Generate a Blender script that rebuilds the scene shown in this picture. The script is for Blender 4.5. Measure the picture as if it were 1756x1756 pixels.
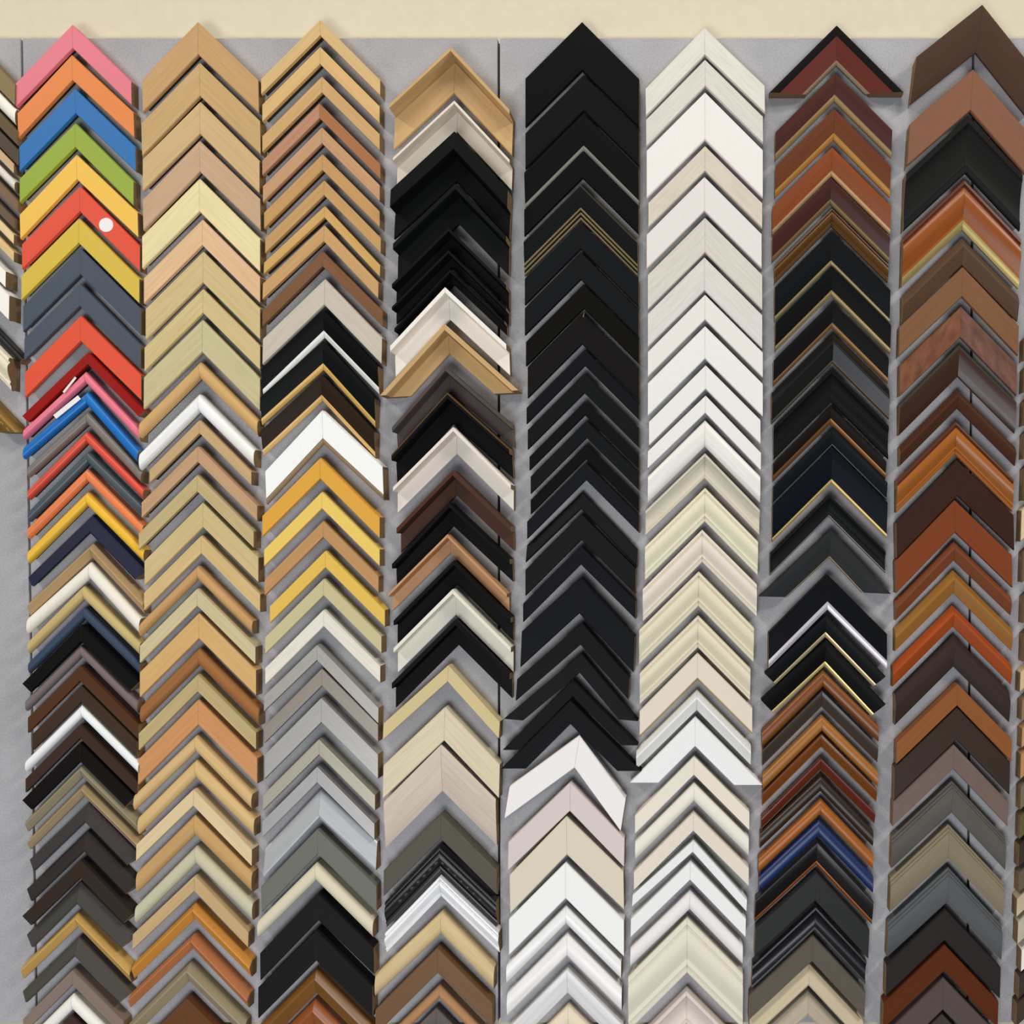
import bpy, math, random
random.seed(7)
for o in list(bpy.data.objects):
    bpy.data.objects.remove(o)
SC = bpy.context.scene
COL = SC.collection

# ---------------------------------------------------------------- camera, light, exposure
PX = 0.00075                 # metres on the panel face for one photo pixel
FRAME = 1756 * PX
DIST = 1.30                  # camera to panel face
CPX, CPY = 1210, 930         # foot of the camera's perpendicular, in photo pixels
CX, CZ = (CPX - 878) * PX, (878 - CPY) * PX

cam_d = bpy.data.cameras.new('camera')
cam = bpy.data.objects.new('camera', cam_d); COL.objects.link(cam)
cam.location = (CX, -DIST, CZ)
cam.rotation_euler = (math.pi / 2, 0, 0)
cam_d.sensor_width = 36
cam_d.lens = 36 * DIST / FRAME
cam_d.shift_x = -CX / FRAME
cam_d.shift_y = -CZ / FRAME
cam_d.clip_start = 0.05
SC.camera = cam

world = bpy.data.worlds.new('world'); SC.world = world
world.use_nodes = True
bg = world.node_tree.nodes['Background']
bg.inputs[0].default_value = (0.93, 0.96, 1.0, 1)
bg.inputs[1].default_value = 0.12

def area(name, loc, target, sx, sy, power, col):
    d = bpy.data.lights.new(name, 'AREA'); d.shape = 'RECTANGLE'
    d.size, d.size_y, d.energy, d.color = sx, sy, power, col
    o = bpy.data.objects.new(name, d); COL.objects.link(o)
    o.location = loc
    v = [t - l for t, l in zip(target, loc)]
    import mathutils
    o.rotation_euler = mathutils.Vector(v).to_track_quat('-Z', 'Y').to_euler()
    return o
area('ceiling_light_left', (-2.2, -1.7, 1.9), (-0.4, 0, -0.7), 1.0, 0.3, 38, (1.0, 0.95, 0.86))
area('ceiling_light_right', (2.5, -1.7, 1.9), (0.4, 0, -0.7), 1.0, 0.3, 46, (1.0, 0.97, 0.92))
area('ceiling_light_middle', (0.15, -1.25, 1.95), (0.05, 0, -0.8), 1.0, 0.3, 16, (1.0, 0.97, 0.90))
area('daylight_fill', (-0.1, -2.6, -1.2), (-0.2, 0, -0.7), 1.3, 0.7, 43, (0.90, 0.94, 1.0))  # unseen soft fill, added low in front to brighten the lower rows

vs = SC.view_settings
vs.view_transform = 'Standard'; vs.look = 'None'; vs.gamma = 1; vs.use_curve_mapping = False
vs.exposure = 0.0

# ---------------------------------------------------------------- materials
def lin(c):
    r = []
    for v in c:
        v = v / 255.0
        r.append(v / 12.92 if v <= 0.04045 else ((v + 0.055) / 1.055) ** 2.4)
    return r
GAIN = 1.0
MATS = {}
def finish(color, style='w'):
    """w wood, p flat paint, g glossy, s satin dark, m metal leaf, b burl, d brushed and distressed"""
    key = (tuple(color), style)
    if key in MATS: return MATS[key]
    m = bpy.data.materials.new('finish_%d' % len(MATS)); m.use_nodes = True
    nt = m.node_tree; N = nt.nodes; L = nt.links
    b = N['Principled BSDF']
    c = [min(0.93, x * GAIN) for x in lin(color)]
    if style == 'w': c = [c[0] * .92, c[1] * .93, c[2] * .95]
    if style in 'sg' and max(color) < 42: c = [x * .6 for x in c]
    rough = {'w': .5, 'p': .55, 'g': .36, 's': .5, 'm': .42, 'b': .4, 'd': .6}[style]
    b.inputs['Roughness'].default_value = rough
    b.inputs['Metallic'].default_value = {'m': .5}.get(style, 0)
    b.inputs['Specular IOR Level'].default_value = {'p': .25, 'd': .2, 's': .07, 'w': .2, 'g': .4}.get(style, .5)
    uv = N.new('ShaderNodeUVMap'); uv.uv_map = 'grain'
    mp = N.new('ShaderNodeMapping')
    mp.inputs['Scale'].default_value = {'w': (14, 260, 1), 'p': (300, 300, 1), 'g': (12, 160, 1), 's': (60, 200, 1),
                                        'm': (30, 500, 1), 'b': (45, 70, 1), 'd': (25, 320, 1)}[style]
    no = N.new('ShaderNodeTexNoise'); no.inputs['Scale'].default_value = 1
    no.inputs['Detail'].default_value = 5; no.inputs['Roughness'].default_value = .6
    L.new(uv.outputs[0], mp.inputs[0]); L.new(mp.outputs[0], no.inputs['Vector'])
    amt = {'w': .09, 'p': .03, 'g': .10, 's': .05, 'm': .08, 'b': .45, 'd': .09}[style]
    cr = N.new('ShaderNodeValToRGB')
    cr.color_ramp.elements[0].position = .3; cr.color_ramp.elements[1].position = .7
    dk = [x * (1 - amt) for x in c]; lt = [min(.95, x * (1 + amt * .8)) for x in c]
    if style == 'w': dk[2] *= .9
    cr.color_ramp.elements[0].color = (*dk, 1); cr.color_ramp.elements[1].color = (*lt, 1)
    L.new(no.outputs[0], cr.inputs[0]); L.new(cr.outputs[0], b.inputs['Base Color'])
    bp = N.new('ShaderNodeBump'); bp.inputs['Strength'].default_value = {'m': .06, 'b': .12, 'd': .15}.get(style, .08)
    bp.inputs['Distance'].default_value = .0003
    L.new(no.outputs[0], bp.inputs['Height']); L.new(bp.outputs[0], b.inputs['Normal'])
    MATS[key] = m
    return m

def simple(name, color, rough, noise=None, amt=.1, bump=0.0, scale2=None):
    m = bpy.data.materials.new(name); m.use_nodes = True
    nt = m.node_tree; N = nt.nodes; L = nt.links; b = N['Principled BSDF']
    c = lin(color)
    b.inputs['Base Color'].default_value = (*c, 1)
    b.inputs['Roughness'].default_value = rough
    b.inputs['Specular IOR Level'].default_value = .2
    if noise:
        tc = N.new('ShaderNodeTexCoord'); no = N.new('ShaderNodeTexNoise')
        no.inputs['Scale'].default_value = noise; no.inputs['Detail'].default_value = 6; no.inputs['Roughness'].default_value = .7
        L.new(tc.outputs['Object'], no.inputs['Vector'])
        cr = N.new('ShaderNodeValToRGB')
        cr.color_ramp.elements[0].position = .3; cr.color_ramp.elements[1].position = .7
        cr.color_ramp.elements[0].color = (*[x * (1 - amt) for x in c], 1)
        cr.color_ramp.elements[1].color = (*[min(.95, x * (1 + amt)) for x in c], 1)
        L.new(no.outputs[0], cr.inputs[0])
        out = cr.outputs[0]
        if scale2:
            n2 = N.new('ShaderNodeTexNoise'); n2.inputs['Scale'].default_value = scale2; n2.inputs['Detail'].default_value = 3
            L.new(tc.outputs['Object'], n2.inputs['Vector'])
            r2 = N.new('ShaderNodeMapRange'); r2.inputs[1].default_value = .3; r2.inputs[2].default_value = .7
            r2.inputs[3].default_value = .88; r2.inputs[4].default_value = 1.12
            L.new(n2.outputs[0], r2.inputs[0])
            mx = N.new('ShaderNodeVectorMath'); mx.operation = 'SCALE'
            L.new(out, mx.inputs[0]); L.new(r2.outputs[0], mx.inputs['Scale']); out = mx.outputs[0]
        L.new(out, b.inputs['Base Color'])
        if bump:
            bp = N.new('ShaderNodeBump'); bp.inputs['Strength'].default_value = bump; bp.inputs['Distance'].default_value = .0004
            L.new(no.outputs[0], bp.inputs['Height']); L.new(bp.outputs[0], b.inputs['Normal'])
    return m
FELT = simple('grey_felt', (166, 165, 167), .95, 420, .16, .2, 9)
WALL = simple('cream_wall_paint', (214, 204, 180), .8, 60, .03, .1)
RAW = simple('raw_wood_end', (128, 104, 74), .8, 300, .2, .2)
RAWDARK = simple('raw_dark_end', (96, 76, 52), .8, 300, .2, .2)
SEAM = simple('panel_gap', (60, 56, 52), .9)
REBATE = simple('rebate_shaded_wood', (62, 50, 40), .85, 300, .2)  # raw wood darkened, painting shade into the rebates under the inner edges
PAPER = simple('white_sticker', (238, 234, 230), .5)

# ---------------------------------------------------------------- helpers
def mesh_obj(name, verts, faces, mats, fm=None, parent=None, smooth=False, uvs=None):
    me = bpy.data.meshes.new(name)
    me.from_pydata(verts, [], faces)
    for m in mats: me.materials.append(m)
    if fm:
        for p, i in zip(me.polygons, fm): p.material_index = i
    if uvs:
        ul = me.uv_layers.new(name='grain')
        for p in me.polygons:
            for li in p.loop_indices:
                ul.data[li].uv = uvs[me.loops[li].vertex_index]
    import bmesh
    bm = bmesh.new(); bm.from_mesh(me)
    bmesh.ops.recalc_face_normals(bm, faces=bm.faces)
    bm.to_mesh(me); bm.free()
    if smooth:
        for p in me.polygons: p.use_smooth = True
        me.set_sharp_from_angle(angle=math.radians(32))
    me.update()
    o = bpy.data.objects.new(name, me); COL.objects.link(o)
    if parent: o.parent = parent
    return o

def prism(name, poly, y0, y1, mat, parent=None):
    """poly: (x, z) outline, extruded from y0 to y1"""
    n = len(poly)
    v = [(x, y0, z) for x, z in poly] + [(x, y1, z) for x, z in poly]
    f = [tuple(range(n)), tuple(range(2 * n - 1, n - 1, -1))] + [(i, (i + 1) % n, n + (i + 1) % n, n + i) for i in range(n)]
    return mesh_obj(name, v, f, [mat], parent=parent)

def wx(px): return (px - 878) * PX
def wz(py): return (878 - py) * PX

# ---------------------------------------------------------------- the setting
w = prism('wall_back', [(-1.6, -1.2), (1.6, -1.2), (1.6, 1.2), (-1.6, 1.2)], 0.012, 0.10, WALL); w['kind'] = 'structure'
w = prism('wall_backing', [(-1.55, wz(1752)), (1.55, wz(1752)), (1.55, wz(68)), (-1.55, wz(68))], 0.0105, 0.012, SEAM)
w.name = 'trim_1'; w['kind'] = 'structure'
TOP, BOT = 66, 1753
def panel(t0, t1, b0, b1, label):
    o = prism('display_panel', [(wx(b0), wz(BOT)), (wx(b1), wz(BOT)), (wx(t1), wz(TOP)), (wx(t0), wz(TOP))], 0.0, 0.0105, FELT)
    o['label'] = label; o['category'] = 'panel'; o['group'] = 'grey felt panels behind the samples'
G = 2.2
panel(-760, 37 - G, -760, 63 - G, 'grey felt display panel at the left edge, mostly bare below the ornate gold corner')
panel(37 + G, 855 - G, 63 + G, 856 - G, 'grey felt display panel behind the rainbow, oak, mixed and floater columns')
panel(855 + G, 1669 - G, 856 + G, 1659 - G, 'grey felt display panel behind the black, white and gold-lipped columns')
panel(1669 + G, 2480, 1659 + G, 2480, 'grey felt display panel at the right edge behind the wide brown column')

# ---------------------------------------------------------------- moulding profiles: (u across, h above the panel)
PROF = {
 'F': [(0, .93), (.03, 1), (.97, 1), (1, .93)],
 'R': [(0, .74), (.04, .83), (.12, .91), (.25, .97), (.4, .997), (.6, .997), (.75, .97), (.88, .91), (.96, .83), (1, .74)],
 'S': [(0, .93), (.04, 1), (.14, 1), (.4, .9), (.7, .76), (.95, .64), (1, .58)],
 'U': [(0, .5), (.05, .58), (.5, .8), (.9, 1), (1, .95)],
 'C': [(0, .94), (.03, 1), (.13, 1), (.15, .93), (.25, .82), (.4, .72), (.58, .67), (.76, .69), (.84, .74), (.86, .82), (.97, .82), (1, .76)],
 'T': [(0, .82), (.03, .9), (.1, .92), (.12, .82), (.17, .82), (.19, .9), (.26, .98), (.36, 1), (.5, .94), (.64, .8), (.74, .7), (.76, .76), (.83, .77), (.85, .68), (.97, .66), (1, .6)],
 'B': [(0, .6), (.02, .68), (.1, .7), (.12, .84), (.2, .86), (.22, .97), (.3, 1), (.9, .98), (1, .9)],
 'V': [(0, .55), (.05, .7), (.3, .98), (.4, 1), (.9, .74), (1, .66)],
}
def prof(kind, rim):
    if kind == 'L':
        return [(0, .98), (.01, 1), (rim - .01, 1), (rim, .98), (rim + .004, .38), (rim + .03, .30), (rim + .07, .36), (.98, .36), (1, .33)]
    return PROF[kind]
def hat(pf, u):
    for (a, ha), (b, hb) in zip(pf, pf[1:]):
        if a <= u <= b: return ha + (hb - ha) * (u - a) / max(1e-9, b - a)
    return pf[-1][1]

def arms(name, sides, pf, u0, u1, wid, dep, L, R, end, mats, parent, lift=0, cap=0):
    """extrude the profile between u0 and u1 along the left (-1) and/or right (+1) arm, mitred at the apex"""
    if lift:     # a rounded bead
        h0, h1 = hat(pf, u0), hat(pf, u1)
        seg = []
        for k in range(7):
            q = k / 6
            seg.append((u0 + (u1 - u0) * q, h0 + (h1 - h0) * q + lift * (.35 + .65 * math.sin(math.pi * q))))
    else:
        seg = [(u0, hat(pf, u0))] + [p for p in pf if u0 < p[0] < u1] + [(u1, hat(pf, u1))]
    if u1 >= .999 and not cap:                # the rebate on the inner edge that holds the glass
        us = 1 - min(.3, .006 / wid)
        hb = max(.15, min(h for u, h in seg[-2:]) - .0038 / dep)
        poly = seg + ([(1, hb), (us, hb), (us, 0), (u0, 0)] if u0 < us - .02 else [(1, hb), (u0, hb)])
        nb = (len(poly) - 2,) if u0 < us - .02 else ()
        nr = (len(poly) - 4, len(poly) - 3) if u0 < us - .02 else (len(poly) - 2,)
    else:
        poly = seg + [(u1, 0), (u0, 0)]
        nb = (len(poly) - 2,); nr = ()
    n = len(poly)
    V, F, FM, UV = [], [], [], []
    g = 0.00010
    c = math.sqrt(.5)
    for s in sides:
        ext = L if s < 0 else R            # outer end, horizontal distance from the apex
        def te(uu, ext=ext):
            if end == 'v': return ext / c
            if end == 'p': return max(.002, ext / c - uu)
            return max(.002, (ext - uu / c) / c)
        base = len(V)
        ru = random.uniform(0, 9)
        for st in (0, 1):
            for (u, h) in poly:
                uu = u * wid
                mz = -uu / c
                t = g / c if st == 0 else te(uu)
                if cap: t = te(uu) + st * cap
                V.append((s * t * c, -h * dep, mz - t * c))
                UV.append((t + ru, uu + ru))
        for i in range(n):
            j = (i + 1) % n
            F.append((base + i, base + j, base + n + j, base + n + i))
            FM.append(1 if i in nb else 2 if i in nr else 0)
        F.append(tuple(base + i for i in range(n))); FM.append(1)
        F.append(tuple(base + n + i for i in range(n))); FM.append(1)
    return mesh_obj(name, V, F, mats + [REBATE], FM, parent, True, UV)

ORD = ['', 'topmost', 'second', 'third', 'fourth', 'fifth', 'sixth', 'seventh', 'eighth', 'ninth', 'tenth', 'eleventh', 'twelfth',
       'thirteenth', 'fourteenth', 'fifteenth', 'sixteenth', 'seventeenth', 'eighteenth', 'nineteenth', 'twentieth', 'twenty-first',
       'twenty-second', 'twenty-third', 'twenty-fourth', 'twenty-fifth', 'twenty-sixth', 'twenty-seventh', 'twenty-eighth',
       'twenty-ninth', 'thirtieth', 'thirty-first', 'thirty-second', 'thirty-third', 'thirty-fourth', 'thirty-fifth', 'thirty-sixth',
       'thirty-seventh', 'thirty-eighth', 'thirty-ninth', 'fortieth', 'forty-first', 'forty-second', 'forty-third']

def corner(row, group):
    ax, ay, t, lx, rx, r, kind, dep, col, sty, desc = row[:11]
    op = row[11] if len(row) > 11 else {}
    dep = dep / 1000.0
    k = (DIST - dep) / DIST                     # photo pixel -> point on the plane of the sample's face
    X = CX + (wx(ax) - CX) * k
    Z = CZ + (wz(ay) - CZ) * k
    s = PX * k
    e = bpy.data.objects.new('frame_corner', None); COL.objects.link(e)
    e.empty_display_size = .02
    e.location = (X, -0.0002, Z)
    e.rotation_euler = (0, math.radians(r), 0)
    a = math.radians(45 - r); b = math.radians(45 + r)
    c = math.sqrt(.5)
    L = (ax - lx) * s / math.cos(a) * c
    R = (rx - ax) * s / math.cos(b) * c
    wid = t * s * c
    end = op.get('end', 'v')
    raw = RAWDARK if op.get('rawdark') else RAW
    pf = prof(kind, op.get('rim', .2))
    e0 = op.get('edge'); l0 = op.get('lip')
    if l0 and l0[2] == 'm' and l0[0] < .9: l0 = (l0[0] + .04,) + tuple(l0[1:])
    ua = e0[0] if e0 else 0.0
    ub = l0[0] if l0 else 1.0
    mL = finish(col, sty); mR = finish(op['col2'], sty) if 'col2' in op else mL
    if kind == 'L':
        ub = op.get('rim', .2) + .002
        arms('recessed_floor', (-1, 1), pf, ub, 1, wid, dep, L, R, end, [mL, raw], e)
    elif kind == 'T':
        if not e0:
            ua = .11
            arms('outer_bead', (-1, 1), pf, 0, ua, wid, dep, L, R, end, [mL, raw], e)
        if not l0:
            ub = .75
            arms('inner_bead', (-1, 1), pf, ub, 1, wid, dep, L, R, end, [mL, raw], e)
    elif kind == 'B':
        if not e0:
            ua = .11
            arms('outer_step', (-1, 1), pf, 0, ua, wid, dep, L, R, end, [mL, raw], e)
    elif kind == 'C' and not l0:
        ub = .84
        arms('inner_bead', (-1, 1), pf, ub, 1, wid, dep, L, R, end, [mL, raw], e)
    arms('rail', (-1,), pf, ua, ub, wid, dep, L, R, end, [mL, raw], e)
    arms('rail', (1,), pf, ua, ub, wid, dep, L, R, end, [mR, raw], e)
    side = 1 if ax < CPX else -1                # the sawn end turned towards the middle of the wall
    q = arms('cut_end', (side,), [(u, h * .97) for u, h in pf], 0.02, .98, wid, dep, L, R, end, [raw, raw], e, cap=.0004)
    q['label'] = 'raw sawn end'
    if e0:
        q = arms('outer_edge', (-1, 1), pf, 0, e0[0], wid, dep, L, R, end, [finish(e0[1], e0[2]), raw], e)
        q['label'] = e0[3]
    if l0:
        q = arms('inner_lip', (-1, 1), pf, l0[0], 1, wid, dep, L, R, end, [finish(l0[1], l0[2]), raw], e, lift=.05)
        q['label'] = l0[3]
    for (bu0, bu1, bc, bs, bl) in op.get('bands', []):   # raised bead laid into the face
        q = arms('bead', (-1, 1), [(0, max(hat(pf, bu0), hat(pf, bu1)) + .03), (1, max(hat(pf, bu0), hat(pf, bu1)) + .03)], bu0, bu1, wid, dep, L, R, end, [finish(bc, bs), raw], e, lift=.02)
        q['label'] = bl
    return e, dep, L, R, wid

BLK = (20, 20, 21); BLK2 = (30, 31, 33); NVY = (24, 28, 38)
GOLD = (200, 165, 95); SILV = (190, 186, 182)
COLUMNS = []
#   apex x, apex y, thickness, left x, right x, tilt, profile, depth, colour, finish, look, extras
COLUMNS.append(('in the cut-off left column', [
 (-86, 28, 37, -186, 26, 1, 'F', 18, (138, 115, 76), 'w', 'olive tan flat'),
 (-86, 70, 28, -186, 26, 1, 'R', 18, (242, 236, 222), 'p', 'upper ivory white'),
 (-86, 104, 25, -186, 30, 1, 'F', 18, (100, 80, 54), 'w', 'umber brown'),
 (-86, 135, 28, -186, 30, 1, 'F', 18, (78, 66, 54), 'w', 'dark umber'),
 (-86, 167, 17, -186, 24, 1, 'F', 18, (208, 174, 134), 'w', 'narrow tan'),
 (-86, 195, 18, -186, 25, 1, 'R', 18, (222, 216, 202), 'p', 'narrow off-white'),
 (-86, 223, 20, -186, 31, 1, 'F', 18, (125, 100, 76), 'w', 'narrow mid brown'),
 (-86, 260, 18, -186, 25, 1, 'F', 18, (108, 88, 70), 'w', 'narrow grey-brown'),
 (-86, 288, 17, -186, 24, 1, 'F', 18, (236, 208, 156), 'w', 'narrow pale cream'),
 (-86, 318, 17, -186, 24, 1, 'F', 18, (228, 194, 138), 'w', 'narrow honey cream'),
 (-86, 366, 28, -186, 10, 1, 'F', 22, (246, 242, 232), 'p', 'short bright white'),
 (-86, 401, 43, -186, 16, 1, 'F', 22, (246, 242, 234), 'p', 'wide bright white'),
 (-86, 484, 17, -186, 40, 1, 'R', 16, (34, 32, 32), 'g', 'slim glossy black', {'end': 'p'}),
 (-86, 510, 56, -186, 13, 1, 'T', 24, (236, 226, 202), 'p', 'stepped champagne white'),
 (-86, 612, 44, -186, 39, 1, 'V', 18, (140, 104, 44), 'm', 'ornate antique gold', {'end': 'h', 'orn': 1}),
]))
COLUMNS.append(('in the rainbow-topped column', [
 (124, 42, 41, 27, 225, -1, 'F', 16, (224, 122, 134), 'p', 'wide rose pink'),
 (123, 94, 44, 30, 229, -2, 'F', 16, (226, 134, 72), 'p', 'wide orange'),
 (129, 152, 43, 33, 232, -1, 'F', 16, (46, 112, 176), 'p', 'wide royal blue'),
 (129, 211, 42, 34, 229, 0, 'F', 16, (150, 170, 62), 'p', 'wide leaf green'),
 (131, 265, 43, 34, 236, -1.5, 'F', 16, (240, 192, 84), 'p', 'wide warm yellow'),
 (137, 319, 44, 38, 240, 0, 'F', 16, (226, 84, 60), 'p', 'wide red dotted', {'dot': (182.5, 386, 12)}),
 (135, 374, 43, 37, 239, 0, 'F', 16, (214, 184, 72), 'p', 'wide mustard'),
 (138, 426, 45, 40, 241, 0, 'F', 16, (72, 82, 94), 'p', 'upper wide slate'),
 (137, 486, 39, 42, 241, .5, 'F', 16, (74, 84, 96), 'p', 'lower wide slate'),
 (138, 541, 44, 43, 242, -.5, 'F', 16, (226, 86, 58), 'p', 'wide plain red'),
 (151, 604, 30, 38, 248, 1, 'F', 20, (150, 18, 12), 'g', 'pointed-end dark red', {'end': 'p', 'tag': (108, 672, 129, 646, 3.5)}),
 (145, 635, 19, 40, 240, 2, 'R', 19, (240, 122, 142), 'g', 'slim pink stickered', {'tag': (92, 712, 134, 678, 8)}),
 (148, 671, 22, 40, 236, 4, 'R', 18, (24, 112, 190), 'g', 'slim blue'),
 (148, 706, 20, 47, 242, 2.5, 'R', 18, (128, 120, 112), 'g', 'slim mid grey'),
 (146, 740, 18, 47, 245, 0, 'R', 18, (222, 84, 62), 'g', 'slim red'),
 (149, 774, 20, 48, 242, 0, 'R', 18, (74, 86, 94), 'g', 'slim slate'),
 (147, 804, 20, 47, 244, 0, 'R', 18, (238, 132, 78), 'g', 'slim orange'),
 (147, 844, 22, 47, 246, 0, 'R', 18, (242, 190, 56), 'g', 'slim bright yellow'),
 (153, 882, 30, 41, 247, 1, 'U', 18, (28, 32, 58), 'p', 'pointed-end navy', {'end': 'p'}),
 (154, 931, 25, 47, 245, 2, 'V', 20, (190, 156, 112), 'w', 'slim tan scooped'),
 (152, 964, 27, 46, 239, 3, 'R', 20, (240, 234, 218), 'p', 'slim ivory'),
 (141, 1005, 22, 47, 239, 0, 'R', 18, (206, 180, 122), 'w', 'slim straw'),
 (142, 1041, 20, 48, 239, 0, 'R', 18, (56, 70, 90), 'p', 'slim denim blue'),
 (139, 1071, 29, 38, 238, 0, 'F', 20, (26, 27, 26), 's', 'upper matte black', {'end': 'p'}),
 (137, 1106, 20, 43, 235, 0, 'R', 18, (122, 108, 108), 's', 'slim mauve grey'),
 (137, 1141, 27, 48, 238, 0, 'F', 18, (84, 52, 30), 'w', 'chestnut brown'),
 (139, 1175, 29, 56, 235, 0, 'F', 18, (66, 48, 36), 'w', 'dark walnut'),
 (138, 1209, 21, 43, 237, 0, 'R', 20, (246, 246, 244), 'g', 'slim bright white'),
 (137, 1242, 24, 44, 236, 0, 'F', 18, (62, 44, 34), 'w', 'cocoa brown'),
 (137, 1273, 33, 38, 231, 0, 'F', 18, (32, 26, 24), 's', 'brown-black', {'end': 'p'}),
 (137, 1311, 23, 43, 236, 0, 'V', 18, (148, 138, 112), 's', 'khaki grey'),
 (139, 1346, 23, 47, 236, 0, 'V', 18, (174, 148, 112), 'w', 'dusty tan'),
 (146, 1378, 32, 43, 233, 1, 'U', 20, (66, 60, 60), 's', 'upper charcoal', {'end': 'p'}),
 (144, 1426, 34, 38, 232, 1, 'U', 20, (54, 48, 46), 's', 'middle charcoal', {'end': 'p'}),
 (138, 1474, 32, 38, 228, 1, 'F', 20, (54, 44, 36), 's', 'bark brown', {'end': 'p'}),
 (131, 1514, 36, 38, 225, 0, 'U', 20, (72, 70, 66), 's', 'wide charcoal', {'end': 'p'}),
 (129, 1566, 26, 36, 222, 1, 'V', 18, (208, 164, 92), 'w', 'slim gold oak'),
 (128, 1611, 29, 31, 219, 1, 'U', 20, (78, 74, 68), 's', 'grey-brown', {'end': 'p'}),
 (124, 1663, 26, 40, 212, 0, 'F', 18, (134, 116, 104), 's', 'mauve taupe'),
 (122, 1706, 27, 40, 205, 0, 'R', 20, (240, 236, 224), 'p', 'lowest ivory'),
 (122, 1741, 32, 42, 202, 0, 'F', 18, (66, 44, 36), 'w', 'half-hidden brown'),
]))
COLUMNS.append(('in the oak-topped column', [
 (339, 37, 57, 244, 443, -1, 'F', 18, (200, 158, 108), 'w', 'wide golden oak'),
 (342, 107, 58, 243, 446, -1, 'F', 18, (202, 166, 114), 'w', 'wide sandy oak'),
 (343, 174, 56, 245, 445, 0, 'F', 18, (212, 178, 130), 'w', 'wide light oak'),
 (342, 241, 54, 245, 446, -1, 'F', 18, (204, 168, 136), 'w', 'wide pinkish beech'),
 (342, 306, 57, 244, 446, 0, 'F', 18, (240, 222, 170), 'w', 'wide pale maple'),
 (347, 376, 45, 247, 446, 0, 'F', 18, (230, 190, 148), 'w', 'peach alder', {'knot': 1}),
 (348, 431, 54, 250, 446, 0, 'F', 18, (214, 190, 140), 'w', 'wide straw ash'),
 (348, 495, 42, 248, 446, 0, 'F', 18, (216, 192, 140), 'w', 'medium straw ash'),
 (347, 548, 56, 247, 446, .5, 'F', 18, (206, 194, 150), 'w', 'wide greenish ash'),
 (341, 620, 28, 238, 441, 0, 'R', 21, (216, 172, 112), 'w', 'slim knotty pine'),
 (339, 675, 30, 238, 435, 0, 'R', 22, (250, 247, 240), 'g', 'slim white'),
 (342, 720, 23, 257, 431, 0, 'F', 20, (206, 170, 124), 'w', 'short slim tan'),
 (339, 765, 27, 243, 441, 0, 'F', 21, (200, 160, 122), 'w', 'slim pinkish tan'),
 (338, 814, 29, 238, 435, 0, 'F', 21, (200, 178, 130), 'w', 'slim khaki ash'),
 (348, 861, 43, 248, 443, 0, 'F', 18, (212, 190, 138), 'w', 'medium pale ash'),
 (345, 918, 31, 247, 446, 0, 'F', 18, (220, 188, 132), 'w', 'slim light pine'),
 (337, 970, 23, 238, 432, 0, 'R', 20, (206, 160, 104), 'w', 'slim honey pine'),
 (338, 1009, 30, 240, 438, 0, 'F', 20, (212, 196, 154), 'w', 'slim bleached ash'),
 (341, 1051, 44, 240, 439, 0, 'F', 18, (220, 176, 114), 'w', 'medium honey oak'),
 (339, 1112, 29, 240, 443, 0, 'R', 20, (162, 106, 58), 'w', 'slim russet brown'),
 (339, 1156, 30, 238, 439, 0, 'F', 20, (196, 174, 124), 'w', 'slim khaki'),
 (340, 1199, 44, 237, 441, 0, 'F', 18, (212, 150, 98), 'w', 'medium peach orange'),
 (334, 1262, 27, 229, 431, 1, 'R', 20, (220, 184, 130), 'w', 'slim round maple'),
 (334, 1304, 30, 236, 435, 0, 'R', 20, (222, 186, 128), 'w', 'slim golden maple'),
 (332, 1353, 29, 234, 432, 1, 'F', 20, (230, 204, 160), 'w', 'slim cream maple'),
 (332, 1398, 35, 233, 431, 0, 'R', 20, (204, 162, 104), 'w', 'slim caramel oak'),
 (334, 1452, 30, 231, 432, 0, 'R', 20, (198, 192, 162), 'p', 'slim celadon grey'),
 (334, 1501, 27, 228, 426, 1.5, 'F', 18, (204, 170, 124), 'w', 'slim biscuit'),
 (330, 1551, 28, 226, 428, .5, 'V', 20, (212, 144, 62), 'w', 'slim amber orange'),
 (327, 1605, 25, 220, 424, 1.5, 'V', 20, (188, 118, 74), 'w', 'slim copper'),
 (320, 1655, 31, 216, 419, 0, 'V', 20, (160, 144, 116), 'w', 'slim greige'),
 (320, 1711, 46, 222, 415, 0, 'F', 18, (104, 62, 30), 'w', 'lowest dark brown'),
]))
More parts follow.
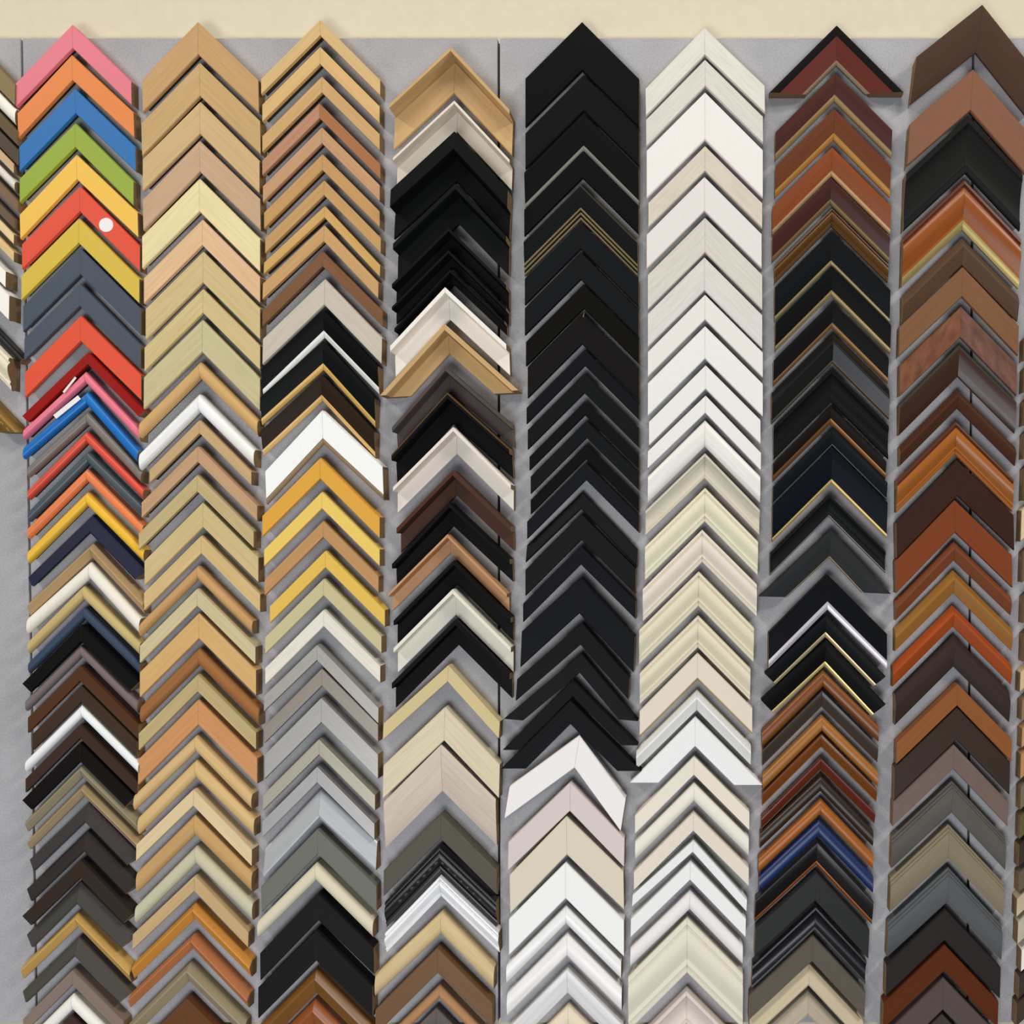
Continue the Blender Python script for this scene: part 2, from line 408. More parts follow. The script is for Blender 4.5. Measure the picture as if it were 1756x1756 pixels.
COLUMNS.append(('in the mixed third column', [
 (549, 34, 27, 448, 652, 0, 'F', 19, (218, 182, 126), 'w', 'slim blond maple'),
 (549, 80, 30, 450, 651, 0, 'F', 19, (222, 182, 122), 'w', 'slim golden maple'),
 (552, 131, 28, 450, 651, 0, 'F', 19, (208, 168, 112), 'w', 'slim sand maple'),
 (548, 177, 26, 450, 652, 0, 'F', 19, (188, 138, 108), 'w', 'slim rosy cherry', {'col2': (170, 114, 74)}),
 (552, 218, 28, 451, 651, 0, 'F', 19, (200, 154, 114), 'w', 'slim pinkish alder'),
 (553, 264, 28, 453, 651, 0, 'F', 19, (200, 154, 98), 'w', 'slim caramel'),
 (556, 309, 26, 455, 653, .5, 'F', 19, (200, 156, 102), 'w', 'slim toffee'),
 (557, 353, 20, 453, 652, 2, 'F', 19, (212, 168, 100), 'w', 'thinnest honey'),
 (556, 386, 28, 451, 649, 1.5, 'F', 19, (206, 162, 108), 'w', 'slim biscuit'),
 (553, 430, 27, 450, 656, 0, 'F', 19, (128, 88, 60), 'w', 'slim walnut brown'),
 (557, 478, 45, 451, 655, 1, 'F', 20, (198, 188, 172), 'd', 'medium greige'),
 (553, 530, 47, 448, 648, 1, 'S', 22, (22, 22, 22), 's', 'black white-lipped', {'lip': (.76, (244, 240, 234), 'g', 'white inner lip')}),
 (553, 584, 48, 447, 643, 3, 'S', 22, (26, 30, 28), 's', 'black gold-lipped', {'lip': (.78, (224, 180, 96), 'g', 'gold inner lip')}),
 (550, 642, 46, 448, 642, 2, 'S', 22, (46, 36, 28), 's', 'dark brown gold-lipped', {'lip': (.79, (220, 176, 104), 'g', 'gold inner lip')}),
 (552, 703, 58, 455, 656, -2, 'F', 22, (246, 246, 242), 'p', 'wide white', {'lip': (.83, (150, 126, 98), 'w', 'raw brown inner edge')}),
 (549, 785, 36, 450, 651, 0, 'F', 20, (222, 164, 62), 'p', 'medium marigold'),
 (552, 843, 29, 453, 651, 0, 'F', 20, (234, 200, 102), 'p', 'upper slim yellow'),
 (554, 893, 28, 454, 649, 0, 'F', 19, (198, 148, 98), 'w', 'slim light cherry'),
 (558, 944, 29, 463, 660, 0, 'F', 20, (226, 186, 86), 'p', 'lower slim yellow'),
 (555, 992, 29, 455, 654, 0, 'F', 20, (200, 188, 142), 'p', 'slim celery beige'),
 (555, 1045, 29, 455, 652, 0, 'F', 20, (228, 222, 206), 'd', 'slim stone white'),
 (544, 1105, 29, 453, 649, 1, 'F', 20, (176, 172, 162), 'm', 'slim satin silver'),
 (552, 1146, 30, 454, 648, 0, 'F', 20, (154, 144, 132), 'm', 'slim pewter'),
 (551, 1196, 43, 454, 648, 0, 'F', 20, (174, 170, 164), 'm', 'medium brushed silver'),
 (547, 1267, 27, 451, 643, 0, 'F', 20, (172, 164, 146), 'm', 'slim champagne'),
 (544, 1314, 28, 450, 642, 0, 'F', 20, (168, 164, 160), 'm', 'slim dull silver'),
 (545, 1356, 46, 450, 643, -2, 'U', 20, (206, 208, 210), 'm', 'medium bright silver', {'edge': (.1, (214, 216, 218), 'm', 'bright silver outer bead')}),
 (544, 1421, 44, 448, 645, -1, 'F', 19, (108, 108, 98), 'p', 'medium olive grey'),
 (540, 1481, 30, 441, 639, 0, 'R', 22, (218, 208, 180), 'p', 'slim cream'),
 (545, 1532, 47, 446, 641, -1, 'F', 20, (38, 36, 36), 's', 'upper black'),
 (542, 1594, 54, 443, 639, 0, 'F', 20, (36, 33, 33), 's', 'lower black'),
 (540, 1663, 44, 438, 638, 0, 'V', 20, (122, 80, 32), 'g', 'medium bronze brown'),
 (536, 1718, 44, 445, 635, 0, 'V', 20, (148, 82, 38), 'g', 'lowest orange-brown'),
]))
WF = {'rim': .2}
COLUMNS.append(('in the floater-frame column', [
 (773, 80, 66, 668, 874, 2, 'L', 36, (206, 168, 118), 'w', 'deep maple floater', {'rim': .12}),
 (779, 172, 44, 674, 874, 2, 'L', 30, (226, 214, 196), 'p', 'silvery white floater', {'rim': .14}),
 (779, 225, 76, 670, 871, 2.5, 'L', 34, (26, 28, 28), 's', 'thick-rimmed black floater', {'rim': .40}),
 (781, 314, 66, 674, 868, 1, 'L', 34, (30, 33, 34), 's', 'round-cornered black floater', {'rim': .17}),
 (769, 390, 34, 672, 868, 0, 'L', 30, (26, 27, 28), 's', 'black floater', {'rim': .2}),
 (769, 429, 33, 672, 868, 0, 'L', 30, (28, 29, 30), 's', 'black floater', {'rim': .22}),
 (772, 462, 30, 676, 865, -1.5, 'L', 26, (24, 25, 26), 's', 'black floater', {'rim': .25}),
 (763, 487, 50, 669, 868, -2, 'L', 30, (240, 234, 224), 'p', 'bright white floater', {'rim': .2}),
 (762, 555, 47, 651, 889, -3, 'L', 28, (206, 168, 116), 'w', 'pointed-end tan floater', {'rim': .24, 'end': 'h'}),
 (763, 628, 42, 672, 874, -4, 'L', 30, (84, 74, 70), 's', 'taupe floater', {'rim': .2}),
 (767, 673, 56, 671, 873, -3, 'L', 30, (24, 24, 26), 's', 'brown-edged black floater', {'rim': .2, 'edge': (.06, (96, 70, 44), 's', 'brown outer edge')}),
 (777, 732, 44, 674, 876, 0, 'L', 30, (232, 222, 210), 'p', 'soft white floater', {'rim': .17}),
 (776, 806, 42, 680, 876, -1, 'L', 28, (78, 48, 36), 'w', 'mahogany brown floater', {'rim': .22}),
 (770, 862, 44, 672, 874, -2, 'L', 28, (24, 25, 26), 's', 'black floater', {'rim': .2}),
 (767, 916, 40, 666, 869, 0, 'L', 26, (198, 148, 106), 'w', 'copper tan floater', {'rim': .18}),
 (778, 961, 42, 675, 876, 0, 'L', 26, (22, 22, 22), 's', 'black floater', {'rim': .2}),
 (776, 1010, 46, 675, 876, 0, 'L', 28, (230, 224, 208), 'p', 'warm white floater', {'rim': .18}),
 (781, 1062, 46, 672, 874, 0, 'L', 26, (20, 20, 21), 's', 'black floater', {'rim': .22}),
 (769, 1140, 29, 658, 857, 3, 'F', 20, (208, 188, 138), 'p', 'slim pale gold'),
 (763, 1212, 59, 658, 857, 1.5, 'F', 20, (224, 208, 178), 'w', 'wide cream ash'),
 (756, 1277, 82, 658, 850, 0, 'S', 20, (216, 198, 182), 'w', 'widest pinkish cream'),
 (756, 1395, 44, 658, 851, 0, 'F', 20, (88, 84, 74), 's', 'medium olive grey'),
 (752, 1452, 46, 659, 850, -1, 'T', 22, (34, 32, 32), 'g', 'ornate glossy black', {'orn': 1}),
 (753, 1504, 37, 659, 854, -1, 'T', 24, (248, 250, 252), 'g', 'glossy white'),
 (756, 1565, 38, 643, 847, 1.5, 'R', 20, (214, 188, 140), 'w', 'cream pine'),
 (750, 1625, 44, 644, 844, 0, 'F', 20, (116, 82, 52), 'w', 'medium walnut'),
 (753, 1691, 23, 650, 842, 1, 'R', 20, (178, 132, 90), 'w', 'slim light walnut'),
 (748, 1727, 42, 650, 840, 0, 'F', 14, (70, 54, 46), 'b', 'copper-flecked dark'),
]))
COLUMNS.append(('in the black-topped column', [
 (998, 37, 84, 901, 1096, 0, 'F', 18, BLK, 's', 'widest matte black'),
 (1001, 128, 62, 901, 1096, 0, 'F', 18, (25, 26, 26), 's', 'wide matte black'),
 (1000, 194, 62, 899, 1095, 0, 'S', 20, (24, 25, 26), 's', 'silver-lipped black', {'lip': (.82, (150, 146, 138), 'm', 'silver inner lip')}),
 (999, 259, 46, 899, 1095, 0, 'F', 18, (22, 22, 23), 's', 'medium matte black'),
 (995, 316, 58, 898, 1093, 0, 'S', 20, (28, 30, 33), 's', 'triple-gold-lined black', {'edge': (.05, (96, 84, 58), 'm', 'thin gold outer line'),
    'lip': (.93, (150, 134, 96), 'm', 'gold inner line'), 'bands': [(.66, .73, (128, 110, 72), 'm', 'gold line'), (.79, .86, (128, 110, 72), 'm', 'gold line')]}),
 (996, 381, 46, 900, 1095, 0, 'F', 18, (30, 32, 34), 's', 'slate black'),
 (996, 432, 47, 900, 1095, 0, 'F', 18, (30, 33, 35), 's', 'slate black'),
 (1001, 487, 42, 902, 1096, 0, 'F', 18, (25, 22, 18), 's', 'brown-tinted black'),
 (998, 536, 54, 905, 1096, 0, 'F', 18, (33, 31, 30), 's', 'wide soft black', {'chip': 1}),
 (1003, 599, 28, 903, 1096, 0, 'F', 18, (28, 29, 33), 's', 'slim black'),
 (1002, 640, 34, 905, 1096, 0, 'F', 18, (30, 32, 33), 's', 'slim black'),
 (1003, 688, 24, 908, 1096, 0, 'F', 18, (24, 24, 25), 's', 'slim black'),
 (1006, 721, 30, 910, 1096, 0, 'F', 18, (28, 31, 33), 's', 'slim black'),
 (1005, 762, 25, 910, 1096, 0, 'F', 18, (20, 20, 20), 's', 'slim black'),
 (1005, 793, 30, 904, 1096, 0, 'F', 18, (30, 32, 38), 's', 'slim blue-black'),
 (997, 843, 30, 902, 1093, 1, 'U', 18, (26, 26, 25), 's', 'slim black'),
 (997, 881, 45, 901, 1090, 0, 'F', 18, (32, 34, 32), 's', 'medium charcoal black'),
 (996, 936, 32, 897, 1090, 0, 'F', 22, (27, 28, 32), 's', 'slim black'),
 (996, 990, 62, 895, 1089, 2.5, 'F', 22, (26, 28, 34), 's', 'wide navy black'),
 (998, 1068, 38, 887, 1080, 4, 'F', 22, (27, 26, 26), 's', 'tilted black'),
 (997, 1121, 37, 864, 1094, 5, 'F', 20, (28, 29, 29), 's', 'tilted pointed-end black', {'end': 'h'}),
 (982, 1166, 30, 862, 1094, 0, 'F', 20, (22, 22, 23), 's', 'slim pointed-end black', {'end': 'h'}),
 (978, 1200, 42, 860, 1100, 0, 'F', 20, (18, 18, 20), 's', 'lowest black pointed-end', {'end': 'h'}),
 (994, 1261, 62, 874, 1073, 9, 'F', 20, (238, 232, 228), 'p', 'strongly tilted white'),
 (978, 1341, 50, 872, 1071, 1, 'F', 19, (212, 198, 192), 'p', 'pinkish grey'),
 (971, 1400, 66, 874, 1069, -1, 'F', 19, (216, 206, 182), 'p', 'wide beige'),
 (970, 1479, 62, 873, 1070, 0, 'F', 19, (240, 240, 236), 'p', 'wide white'),
 (970, 1555, 31, 868, 1065, 0, 'R', 20, (238, 236, 232), 'g', 'slim white'),
 (972, 1603, 40, 869, 1066, 0, 'R', 20, (238, 234, 230), 'g', 'medium white', {'lip': (.86, (212, 202, 196), 'p', 'greyish inner lip')}),
 (972, 1663, 44, 871, 1069, 0, 'S', 20, (234, 232, 230), 'g', 'sloped white'),
 (974, 1726, 38, 871, 1068, 0, 'R', 18, (228, 212, 186), 'p', 'lowest cream'),
]))
COLUMNS.append(('in the white-topped column', [
 (1208, 47, 47, 1107, 1311, -1, 'F', 18, (222, 216, 206), 'd', 'brushed warm white'),
 (1209, 102, 46, 1108, 1308, -.5, 'F', 18, (216, 210, 200), 'd', 'brushed pale grey'),
 (1209, 158, 82, 1109, 1308, 0, 'F', 18, (236, 230, 224), 'p', 'widest plain white'),
 (1209, 250, 43, 1112, 1307, 0, 'F', 18, (212, 202, 184), 'd', 'brushed beige'),
 (1208, 303, 59, 1109, 1306, 0, 'F', 18, (228, 221, 215), 'p', 'wide soft white'),
 (1209, 373, 60, 1111, 1307, 0, 'F', 18, (214, 206, 195), 'd', 'wide brushed greige'),
 (1208, 441, 57, 1111, 1307, 0, 'F', 18, (218, 212, 205), 'd', 'wide pale stone'),
 (1209, 505, 43, 1111, 1308, 0, 'F', 18, (232, 226, 219), 'p', 'medium white'),
 (1209, 559, 56, 1111, 1308, 0, 'F', 18, (234, 232, 225), 'p', 'wide clean white'),
 (1210, 626, 41, 1113, 1304, 0, 'F', 18, (234, 231, 226), 'p', 'medium clean white'),
 (1210, 678, 30, 1111, 1305, 1, 'F', 18, (234, 231, 225), 'p', 'slim clean white'),
 (1209, 720, 45, 1111, 1304, .5, 'R', 19, (234, 230, 222), 'g', 'rounded white'),
 (1209, 777, 43, 1107, 1303, 1, 'C', 19, (206, 198, 178), 'd', 'scooped putty grey'),
 (1209, 836, 58, 1106, 1300, .5, 'T', 20, (228, 221, 194), 'p', 'stepped ivory'),
 (1204, 908, 56, 1102, 1298, 0, 'T', 20, (226, 216, 198), 'p', 'stepped cream'),
 (1198, 980, 60, 1096, 1293, .5, 'T', 20, (222, 214, 186), 'p', 'stepped yellowish ivory'),
 (1197, 1056, 55, 1097, 1287, .5, 'T', 20, (224, 214, 188), 'p', 'bottom-trimmed ivory'),
 (1196, 1120, 45, 1097, 1290, 0, 'F', 18, (224, 212, 194), 'p', 'gold-edged cream', {'lip': (.88, (176, 148, 84), 'm', 'thin gold inner edge')}),
 (1195, 1185, 34, 1091, 1288, .5, 'V', 22, (232, 230, 224), 'p', 'ridged white'),
 (1192, 1230, 50, 1080, 1308, 0, 'F', 20, (236, 234, 232), 'p', 'pointed-end white', {'end': 'h'}),
 (1190, 1297, 32, 1089, 1285, 0, 'F', 19, (230, 220, 202), 'p', 'upper slim cream'),
 (1190, 1343, 32, 1089, 1284, 0, 'R', 20, (232, 226, 212), 'p', 'slim rounded cream'),
 (1189, 1393, 32, 1087, 1284, 0, 'F', 19, (224, 214, 196), 'p', 'slim beige'),
 (1189, 1441, 20, 1085, 1281, 3, 'F', 19, (234, 232, 230), 'p', 'slimmest white'),
 (1184, 1477, 32, 1082, 1279, 1, 'F', 19, (236, 234, 230), 'p', 'slim flat white'),
 (1183, 1529, 32, 1081, 1274, 1, 'R', 20, (234, 228, 226), 'p', 'slim pinkish white'),
 (1178, 1576, 97, 1077, 1274, 0, 'T', 22, (224, 217, 196), 'p', 'widest stepped ivory'),
 (1177, 1700, 58, 1075, 1270, 0, 'C', 20, (218, 204, 194), 'p', 'lowest pinkish scooped'),
]))
COLUMNS.append(('in the gold-lipped column', [
 (1435, 43, 65, 1319, 1550, 0, 'S', 16, (96, 40, 28), 'g', 'pointed-end mahogany black-edged', {'end': 'h', 'edge': (.28, (30, 26, 26), 's', 'black outer edge'), 'lip': (.84, (140, 124, 92), 'm', 'dull gold inner lip')}),
 (1432, 124, 45, 1330, 1530, 0, 'S', 20, (74, 36, 30), 'g', 'maroon gold-lipped', {'lip': (.74, (170, 142, 96), 'm', 'gold inner lip')}),
 (1431, 186, 50, 1330, 1528, .5, 'S', 20, (108, 56, 28), 'g', 'brown gold-lipped', {'lip': (.74, (192, 140, 66), 'm', 'bright gold inner lip')}),
 (1427, 252, 46, 1325, 1528, 0, 'S', 20, (138, 70, 34), 'g', 'russet gold-lipped', {'lip': (.78, (206, 166, 116), 'm', 'pale gold inner lip')}),
 (1425, 305, 42, 1325, 1526, 0, 'S', 20, (66, 30, 24), 'g', 'oxblood thin-lipped', {'lip': (.76, (130, 114, 74), 'm', 'dull gold inner lip')}),
 (1427, 356, 29, 1329, 1524, 0, 'T', 20, (100, 66, 26), 'g', 'slim olive brown'),
 (1426, 396, 56, 1329, 1527, 0, 'S', 20, (28, 30, 32), 's', 'wide black gold-lipped', {'lip': (.82, (168, 150, 106), 'm', 'antique gold inner lip')}),
 (1427, 456, 48, 1330, 1528, 0, 'S', 20, (24, 25, 26), 's', 'black antique-gold-lipped', {'lip': (.78, (168, 146, 98), 'm', 'antique gold inner lip')}),
 (1428, 517, 43, 1327, 1524, 0, 'S', 20, (26, 28, 30), 's', 'black bronze-lipped', {'lip': (.76, (142, 104, 60), 'm', 'bronze inner lip')}),
 (1429, 567, 54, 1324, 1526, 0, 'V', 24, (20, 21, 24), 'g', 'rounded glossy black', {'lip': (.9, (96, 84, 66), 'm', 'thin bronze inner line')}),
 (1426, 632, 57, 1327, 1524, 0, 'C', 20, (28, 28, 29), 's', 'wide scooped black'),
 (1425, 696, 31, 1326, 1520, 0, 'S', 20, (38, 32, 28), 's', 'slim black bronze-lipped', {'lip': (.62, (138, 92, 48), 'm', 'bronze inner lip')}),
 (1428, 733, 30, 1326, 1522, 0, 'S', 20, (32, 37, 39), 's', 'slim charcoal silver-lined', {'lip': (.88, (120, 120, 122), 'm', 'thin silver inner line')}),
 (1427, 766, 62, 1325, 1522, 0, 'S', 20, (18, 24, 34), 's', 'wide navy-black gold-lipped', {'lip': (.84, (208, 180, 110), 'm', 'gold inner lip')}),
 (1422, 848, 38, 1321, 1519, 0, 'C', 20, (30, 33, 35), 's', 'black silver-lined', {'lip': (.92, (120, 116, 110), 'm', 'thin silver inner line')}),
 (1425, 908, 49, 1302, 1528, 2, 'S', 20, (42, 44, 45), 's', 'pointed-end charcoal', {'end': 'h', 'lip': (.93, (150, 128, 98), 'm', 'thin tan inner line')}),
 (1419, 985, 60, 1318, 1521, 0, 'F', 20, (18, 20, 26), 's', 'wide black silver-lipped', {'lip': (.73, (196, 188, 194), 'm', 'silver inner lip')}),
 (1417, 1054, 39, 1312, 1519, 1, 'S', 22, (28, 30, 33), 's', 'black pale-gold-lipped', {'end': 'p', 'lip': (.74, (220, 200, 152), 'm', 'pale gold inner lip')}),
 (1417, 1098, 45, 1306, 1519, 2, 'S', 22, (20, 20, 21), 's', 'tilted black gold-lipped', {'end': 'p', 'lip': (.78, (222, 206, 128), 'm', 'bright gold inner lip')}),
 (1412, 1150, 28, 1307, 1507, 0, 'R', 20, (122, 68, 22), 'g', 'slim chestnut'),
 (1410, 1184, 30, 1308, 1506, 0, 'S', 20, (60, 50, 42), 'g', 'slim dark umber', {'lip': (.88, (96, 68, 44), 'm', 'thin brown inner line')}),
 (1410, 1227, 27, 1308, 1506, 0, 'R', 20, (156, 100, 38), 'g', 'slim golden brown'),
 (1409, 1259, 25, 1308, 1504, 0, 'S', 20, (116, 64, 20), 'g', 'slim amber brown', {'lip': (.87, (170, 136, 92), 'm', 'thin tan inner line')}),
 (1408, 1301, 22, 1306, 1501, 0, 'S', 20, (100, 40, 22), 'g', 'slim red-brown', {'lip': (.87, (140, 84, 56), 'm', 'thin copper inner line')}),
 (1408, 1330, 28, 1304, 1498, 1.5, 'R', 20, (46, 32, 20), 'g', 'slim espresso'),
 (1408, 1371, 26, 1301, 1498, 1.5, 'R', 20, (158, 88, 24), 'g', 'slim orange-brown', {'lip': (.88, (184, 134, 70), 'm', 'thin gold inner line')}),
 (1405, 1406, 29, 1302, 1498, 1.5, 'R', 20, (26, 44, 92), 'g', 'slim navy blue'),
 (1402, 1444, 42, 1296, 1498, 2, 'S', 20, (22, 19, 19), 'g', 'black orange-lipped', {'lip': (.78, (152, 84, 34), 'm', 'orange-brown inner lip')}),
 (1400, 1496, 49, 1296, 1491, 2.5, 'F', 20, (44, 45, 44), 's', 'medium charcoal'),
 (1399, 1555, 42, 1291, 1486, 2, 'C', 22, (28, 29, 33), 'g', 'scooped glossy black'),
 (1394, 1605, 44, 1285, 1484, 2, 'F', 20, (92, 84, 74), 's', 'taupe'),
 (1388, 1655, 35, 1286, 1482, 2, 'U', 20, (200, 184, 154), 'd', 'antique cream', {'edge': (.16, (206, 188, 150), 'd', 'cream outer bead')}),
 (1387, 1703, 38, 1288, 1478, 2, 'U', 20, (176, 164, 142), 'd', 'greyed cream'),
]))
COLUMNS.append(('in the wide brown column', [
 (1685, 7, 77, 1572, 1776, 6.5, 'S', 24, (78, 58, 46), 's', 'widest dark brown'),
 (1669, 118, 72, 1561, 1764, 4, 'F', 22, (134, 92, 70), 's', 'wide copper brown'),
 (1661, 198, 96, 1554, 1754, 2, 'C', 24, (40, 40, 38), 's', 'widest charcoal black'),
 (1655, 306, 84, 1550, 1752, 1.5, 'T', 24, (146, 78, 28), 'g', 'orange-brown gold-lipped', {'edge': (.16, (92, 46, 28), 'g', 'dark stepped outer edge'), 'lip': (.78, (186, 166, 104), 'm', 'gold leaf inner lip')}),
 (1652, 404, 48, 1549, 1748, .5, 'V', 22, (92, 70, 52), 's', 'umber rounded'),
 (1651, 457, 52, 1543, 1747, 1.5, 'F', 20, (130, 90, 60), 'w', 'tan brown walnut'),
 (1648, 525, 54, 1544, 1744, 1, 'F', 20, (122, 74, 46), 'b', 'mottled burl', {'col2': (112, 76, 62)}),
 (1645, 591, 53, 1543, 1743, 0, 'S', 20, (60, 36, 24), 'g', 'dark mahogany', {'edge': (.12, (64, 60, 54), 's', 'grey outer edge')}),
 (1644, 666, 33, 1544, 1743, 0, 'V', 20, (78, 48, 34), 's', 'slim dark cherry'),
 (1640, 722, 56, 1539, 1739, 0, 'T', 22, (162, 94, 32), 'g', 'stepped honey orange', {'edge': (.2, (96, 50, 24), 'g', 'dark brown outer lines')}),
 (1641, 789, 62, 1537, 1738, -1, 'F', 20, (58, 36, 30), 's', 'wide oxblood brown'),
 (1637, 857, 56, 1536, 1735, -1, 'F', 20, (124, 64, 36), 's', 'wide rust'),
 (1637, 927, 34, 1537, 1735, -1, 'V', 20, (124, 70, 44), 's', 'slim rust'),
 (1637, 978, 39, 1536, 1737, 0, 'V', 20, (154, 104, 42), 'g', 'golden bronze'),
 (1636, 1039, 36, 1532, 1736, 0, 'V', 20, (164, 74, 24), 'g', 'burnt orange'),
 (1637, 1090, 54, 1536, 1733, 0, 'V', 20, (56, 44, 40), 's', 'espresso rounded'),
 (1642, 1172, 38, 1538, 1735, 1, 'F', 20, (144, 84, 40), 'w', 'orange walnut'),
 (1641, 1212, 57, 1534, 1732, 1, 'F', 18, (54, 40, 30), 'w', 'wide dark walnut'),
 (1636, 1277, 42, 1532, 1729, 1.5, 'F', 20, (112, 94, 86), 'd', 'mauve taupe'),
 (1634, 1340, 54, 1531, 1726, 2, 'B', 20, (88, 84, 78), 'd', 'stepped grey'),
 (1628, 1415, 57, 1528, 1723, 2, 'B', 20, (130, 120, 96), 'd', 'stepped olive beige'),
 (1628, 1489, 58, 1524, 1720, 2.5, 'B', 20, (84, 86, 88), 'd', 'stepped slate grey'),
 (1621, 1559, 54, 1520, 1716, 1.5, 'F', 20, (42, 38, 36), 's', 'brown-black'),
 (1620, 1620, 46, 1515, 1712, 1.5, 'F', 20, (88, 42, 18), 's', 'dark red-brown'),
 (1618, 1677, 55, 1511, 1709, 1, 'F', 20, (86, 74, 70), 's', 'plum grey'),
 (1615, 1738, 40, 1509, 1707, 1, 'F', 18, (70, 58, 50), 's', 'half-hidden dark'),
]))
IR = []
for (y, t, lx, c, d, sty) in [
  (578, 38, 1757, (70, 60, 52), 'dark brown', 's'), (630, 40, 1757, (96, 70, 50), 'walnut', 's'), (685, 42, 1757, (80, 66, 54), 'umber', 's'),
  (740, 44, 1757, (90, 80, 70), 'taupe', 's'), (800, 56, 1757, (70, 62, 56), 'charcoal brown', 's'), (872, 54, 1752, (226, 200, 160), 'pale tan', 'w'),
  (944, 52, 1755, (112, 90, 70), 'brown', 's'), (1020, 46, 1756, (100, 84, 70), 'grey brown', 's'), (1084, 48, 1756, (90, 74, 60), 'dusky brown', 's'),
  (1150, 34, 1750, (214, 184, 142), 'slim honey', 'w'), (1198, 34, 1753, (150, 120, 90), 'slim fawn', 'w'), (1246, 34, 1753, (196, 146, 100), 'slim caramel', 'w'), (1290, 44, 1751, (190, 136, 92), 'cherry', 'w'),
  (1346, 40, 1751, (120, 108, 84), 'drab khaki', 's'), (1396, 40, 1750, (96, 88, 48), 'olive', 's'), (1446, 38, 1748, (60, 50, 40), 'dark tan-edged', 's'),
  (1494, 34, 1748, (100, 90, 74), 'dusky khaki', 's'), (1538, 32, 1744, (206, 190, 152), 'champagne', 'm'), (1578, 40, 1746, (186, 176, 150), 'stone', 'd'), (1626, 38, 1752, (238, 228, 212), 'ivory', 'p'),
  (1672, 38, 1748, (60, 52, 48), 'dark', 's'), (1718, 40, 1744, (66, 54, 46), 'lowest dark brown', 's')]:
    IR.append((lx + 102, y - 92, t, lx, lx + 202, 2, 'F', 20, c, sty, d))
COLUMNS.append(('in the cut-off right column', IR))

def build_extra(e, dep, L, R, wid, op, row):
    ax, ay, t, r = row[0], row[1], row[2], row[5]
    k = (DIST - dep) / DIST
    def loc(px, py):      # photo pixel on the face -> the sample's own axes
        X = CX + (wx(px) - CX) * k - e.location.x
        Z = CZ + (wz(py) - CZ) * k - e.location.z
        a = math.radians(r)
        return X * math.cos(a) - Z * math.sin(a), X * math.sin(a) + Z * math.cos(a)
    if 'dot' in op:
        x, z = loc(op['dot'][0], op['dot'][1]); q = op['dot'][2] * PX
        poly = [(x + q * math.cos(i * math.pi / 16), z + q * math.sin(i * math.pi / 16)) for i in range(32)]
        o = prism('round_sticker', poly, -dep - .0006, -dep + .0002, PAPER, e); o['label'] = 'round white sticker'
    if 'tag' in op:
        x0, y0, x1, y1, wd = op['tag']
        a = loc(x0, y0); b = loc(x1, y1); dx, dz = b[0] - a[0], b[1] - a[1]; n = math.hypot(dx, dz)
        nx, nz = dz / n * wd * PX, -dx / n * wd * PX
        poly = [a, b, (b[0] + nx, b[1] + nz), (a[0] + nx, a[1] + nz)]
        o = prism('paper_sticker', poly, -dep - .0006, -dep + .0001, PAPER, e); o['label'] = 'narrow white paper sticker'
    if 'chip' in op:
        x, z = loc(1000, 541)
        prism('chip', [(x - .0008, z - .002), (x + .0008, z - .002), (x + .0016, z + .005)], -dep - .0002, -dep + .0004, RAW, e)['label'] = 'pale chip at the apex'
    if 'orn' in op:       # carved beads along the arms
        m = finish((row[8][0] + 20, row[8][1] + 18, row[8][2] + 14), 'm' if row[9] == 'm' else 'g')
        c = math.sqrt(.5); V = []; F = []
        for s, ext in ((-1, L), (1, R)):
            tt = .006
            while tt < ext / c - wid * 1.1:
                cx = s * tt * c; cz = -wid * .5 / c - tt * c
                base = len(V); rx_, rz_ = .0042, .0026
                for (ring, hh) in ((1.0, 0.0), (.75, .0012), (.35, .0019)):
                    for q in range(8):
                        an = q * math.pi / 4
                        lu, lv = rx_ * ring * math.cos(an), rz_ * ring * math.sin(an)
                        V.append((cx + s * lu * c + s * lv * c, -dep * .88 - hh, cz - lu * c + lv * c))
                for rr in range(2):
                    for q in range(8):
                        F.append((base + rr * 8 + q, base + rr * 8 + (q + 1) % 8, base + (rr + 1) * 8 + (q + 1) % 8, base + (rr + 1) * 8 + q))
                F.append(tuple(base + 16 + q for q in range(8))); F.append(tuple(base + q for q in range(8)))
                tt += .011
        uv = [(v[0], v[2]) for v in V]
        mesh_obj('carved_ornament', V, F, [m], None, e, True, uv)

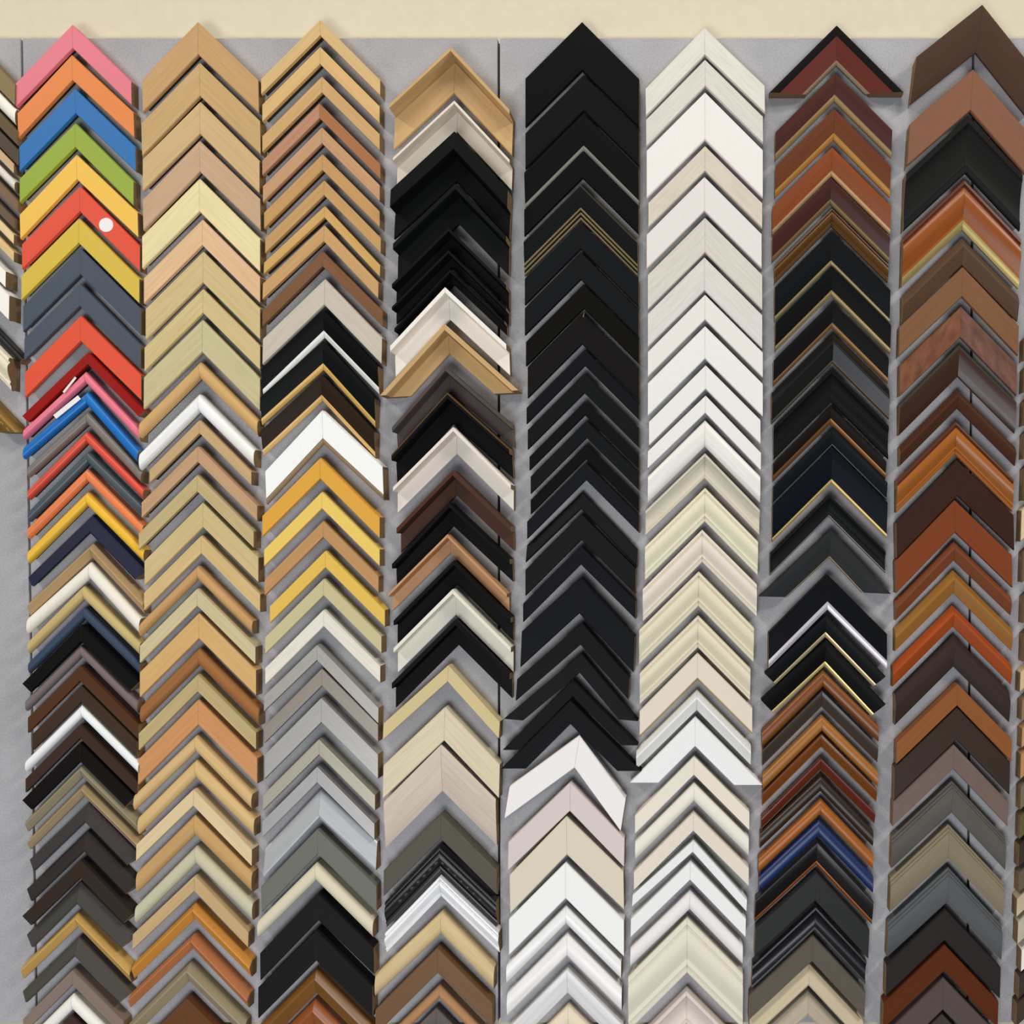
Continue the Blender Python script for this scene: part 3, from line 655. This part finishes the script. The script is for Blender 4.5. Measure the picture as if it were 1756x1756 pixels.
def fit(rows):
    """keep each sample clear of the next one down: trim its width where the measured outlines touch"""
    out = [list(r) for r in rows]
    for it in range(2):
        for i in range(len(out) - 1):
            A, B = out[i], out[i + 1]
            def geo(q, off):
                k = (DIST - q[7] / 1000) / DIST
                X = CX + (wx(q[0]) - CX) * k; Z = CZ + (wz(q[1]) - CZ) * k
                r = math.radians(q[5]); tz = q[2] * PX * k * off
                return X - math.sin(r) * tz, Z - math.cos(r) * tz, math.tan(math.radians(45 - q[5])), math.tan(math.radians(45 + q[5])), k
            def zz(g, x): return g[1] - (g[0] - x) * g[2] if x < g[0] else g[1] - (x - g[0]) * g[3]
            ga, gb = geo(A, 1), geo(B, 0)
            xl = CX + (wx(max(A[3], B[3])) - CX) * ga[4]; xr = CX + (wx(min(A[4], B[4])) - CX) * ga[4]
            m = min(zz(ga, x) - zz(gb, x) for x in (xl, xr, ga[0], gb[0]))
            need = .0012 - m
            if need > 0:
                cut = min(need / (PX * ga[4]), A[2] * .3)
                A[2] -= cut
                rest = need - cut * PX * ga[4]
                if rest > 1e-5:
                    B[1] += rest / (PX * gb[4])
                if cut > 5 or rest > 1e-4: print('FIT', A[10], '|', B[10], round(cut, 1), round(rest / PX, 1))
    return out

LABELS = []
for colname, rows in COLUMNS:
    rows = fit(rows)
    grp = 'frame corner samples ' + colname
    things = []
    for i, row in enumerate(rows):
        e, dep, L, R, wid = corner(row, grp)
        build_extra(e, dep, L, R, wid, row[11] if len(row) > 11 else {}, row)
        d = row[10]
        if i == 0: lab = '%s frame corner sample, topmost %s' % (d, colname)
        else: lab = '%s frame corner below the %s one, %s' % (d, rows[i - 1][10], colname)
        alt = '%s frame corner, %s from the top %s' % (d, ORD[i + 1], colname)
        things.append([e, lab, alt])
        e['category'] = 'frame corner'; e['group'] = grp
    cnt = {}
    for t in things: cnt[t[1]] = cnt.get(t[1], 0) + 1
    for e, lab, alt in things:
        e['label'] = lab if cnt[lab] == 1 and len(lab.split()) <= 16 else alt
        LABELS.append(e['label'])
if len(set(LABELS)) != len(LABELS): print('DUPLICATE LABELS', [l for l in LABELS if LABELS.count(l) > 1])
print('LONG', [l for l in LABELS if len(l.split()) > 16])
print('things', len(LABELS))
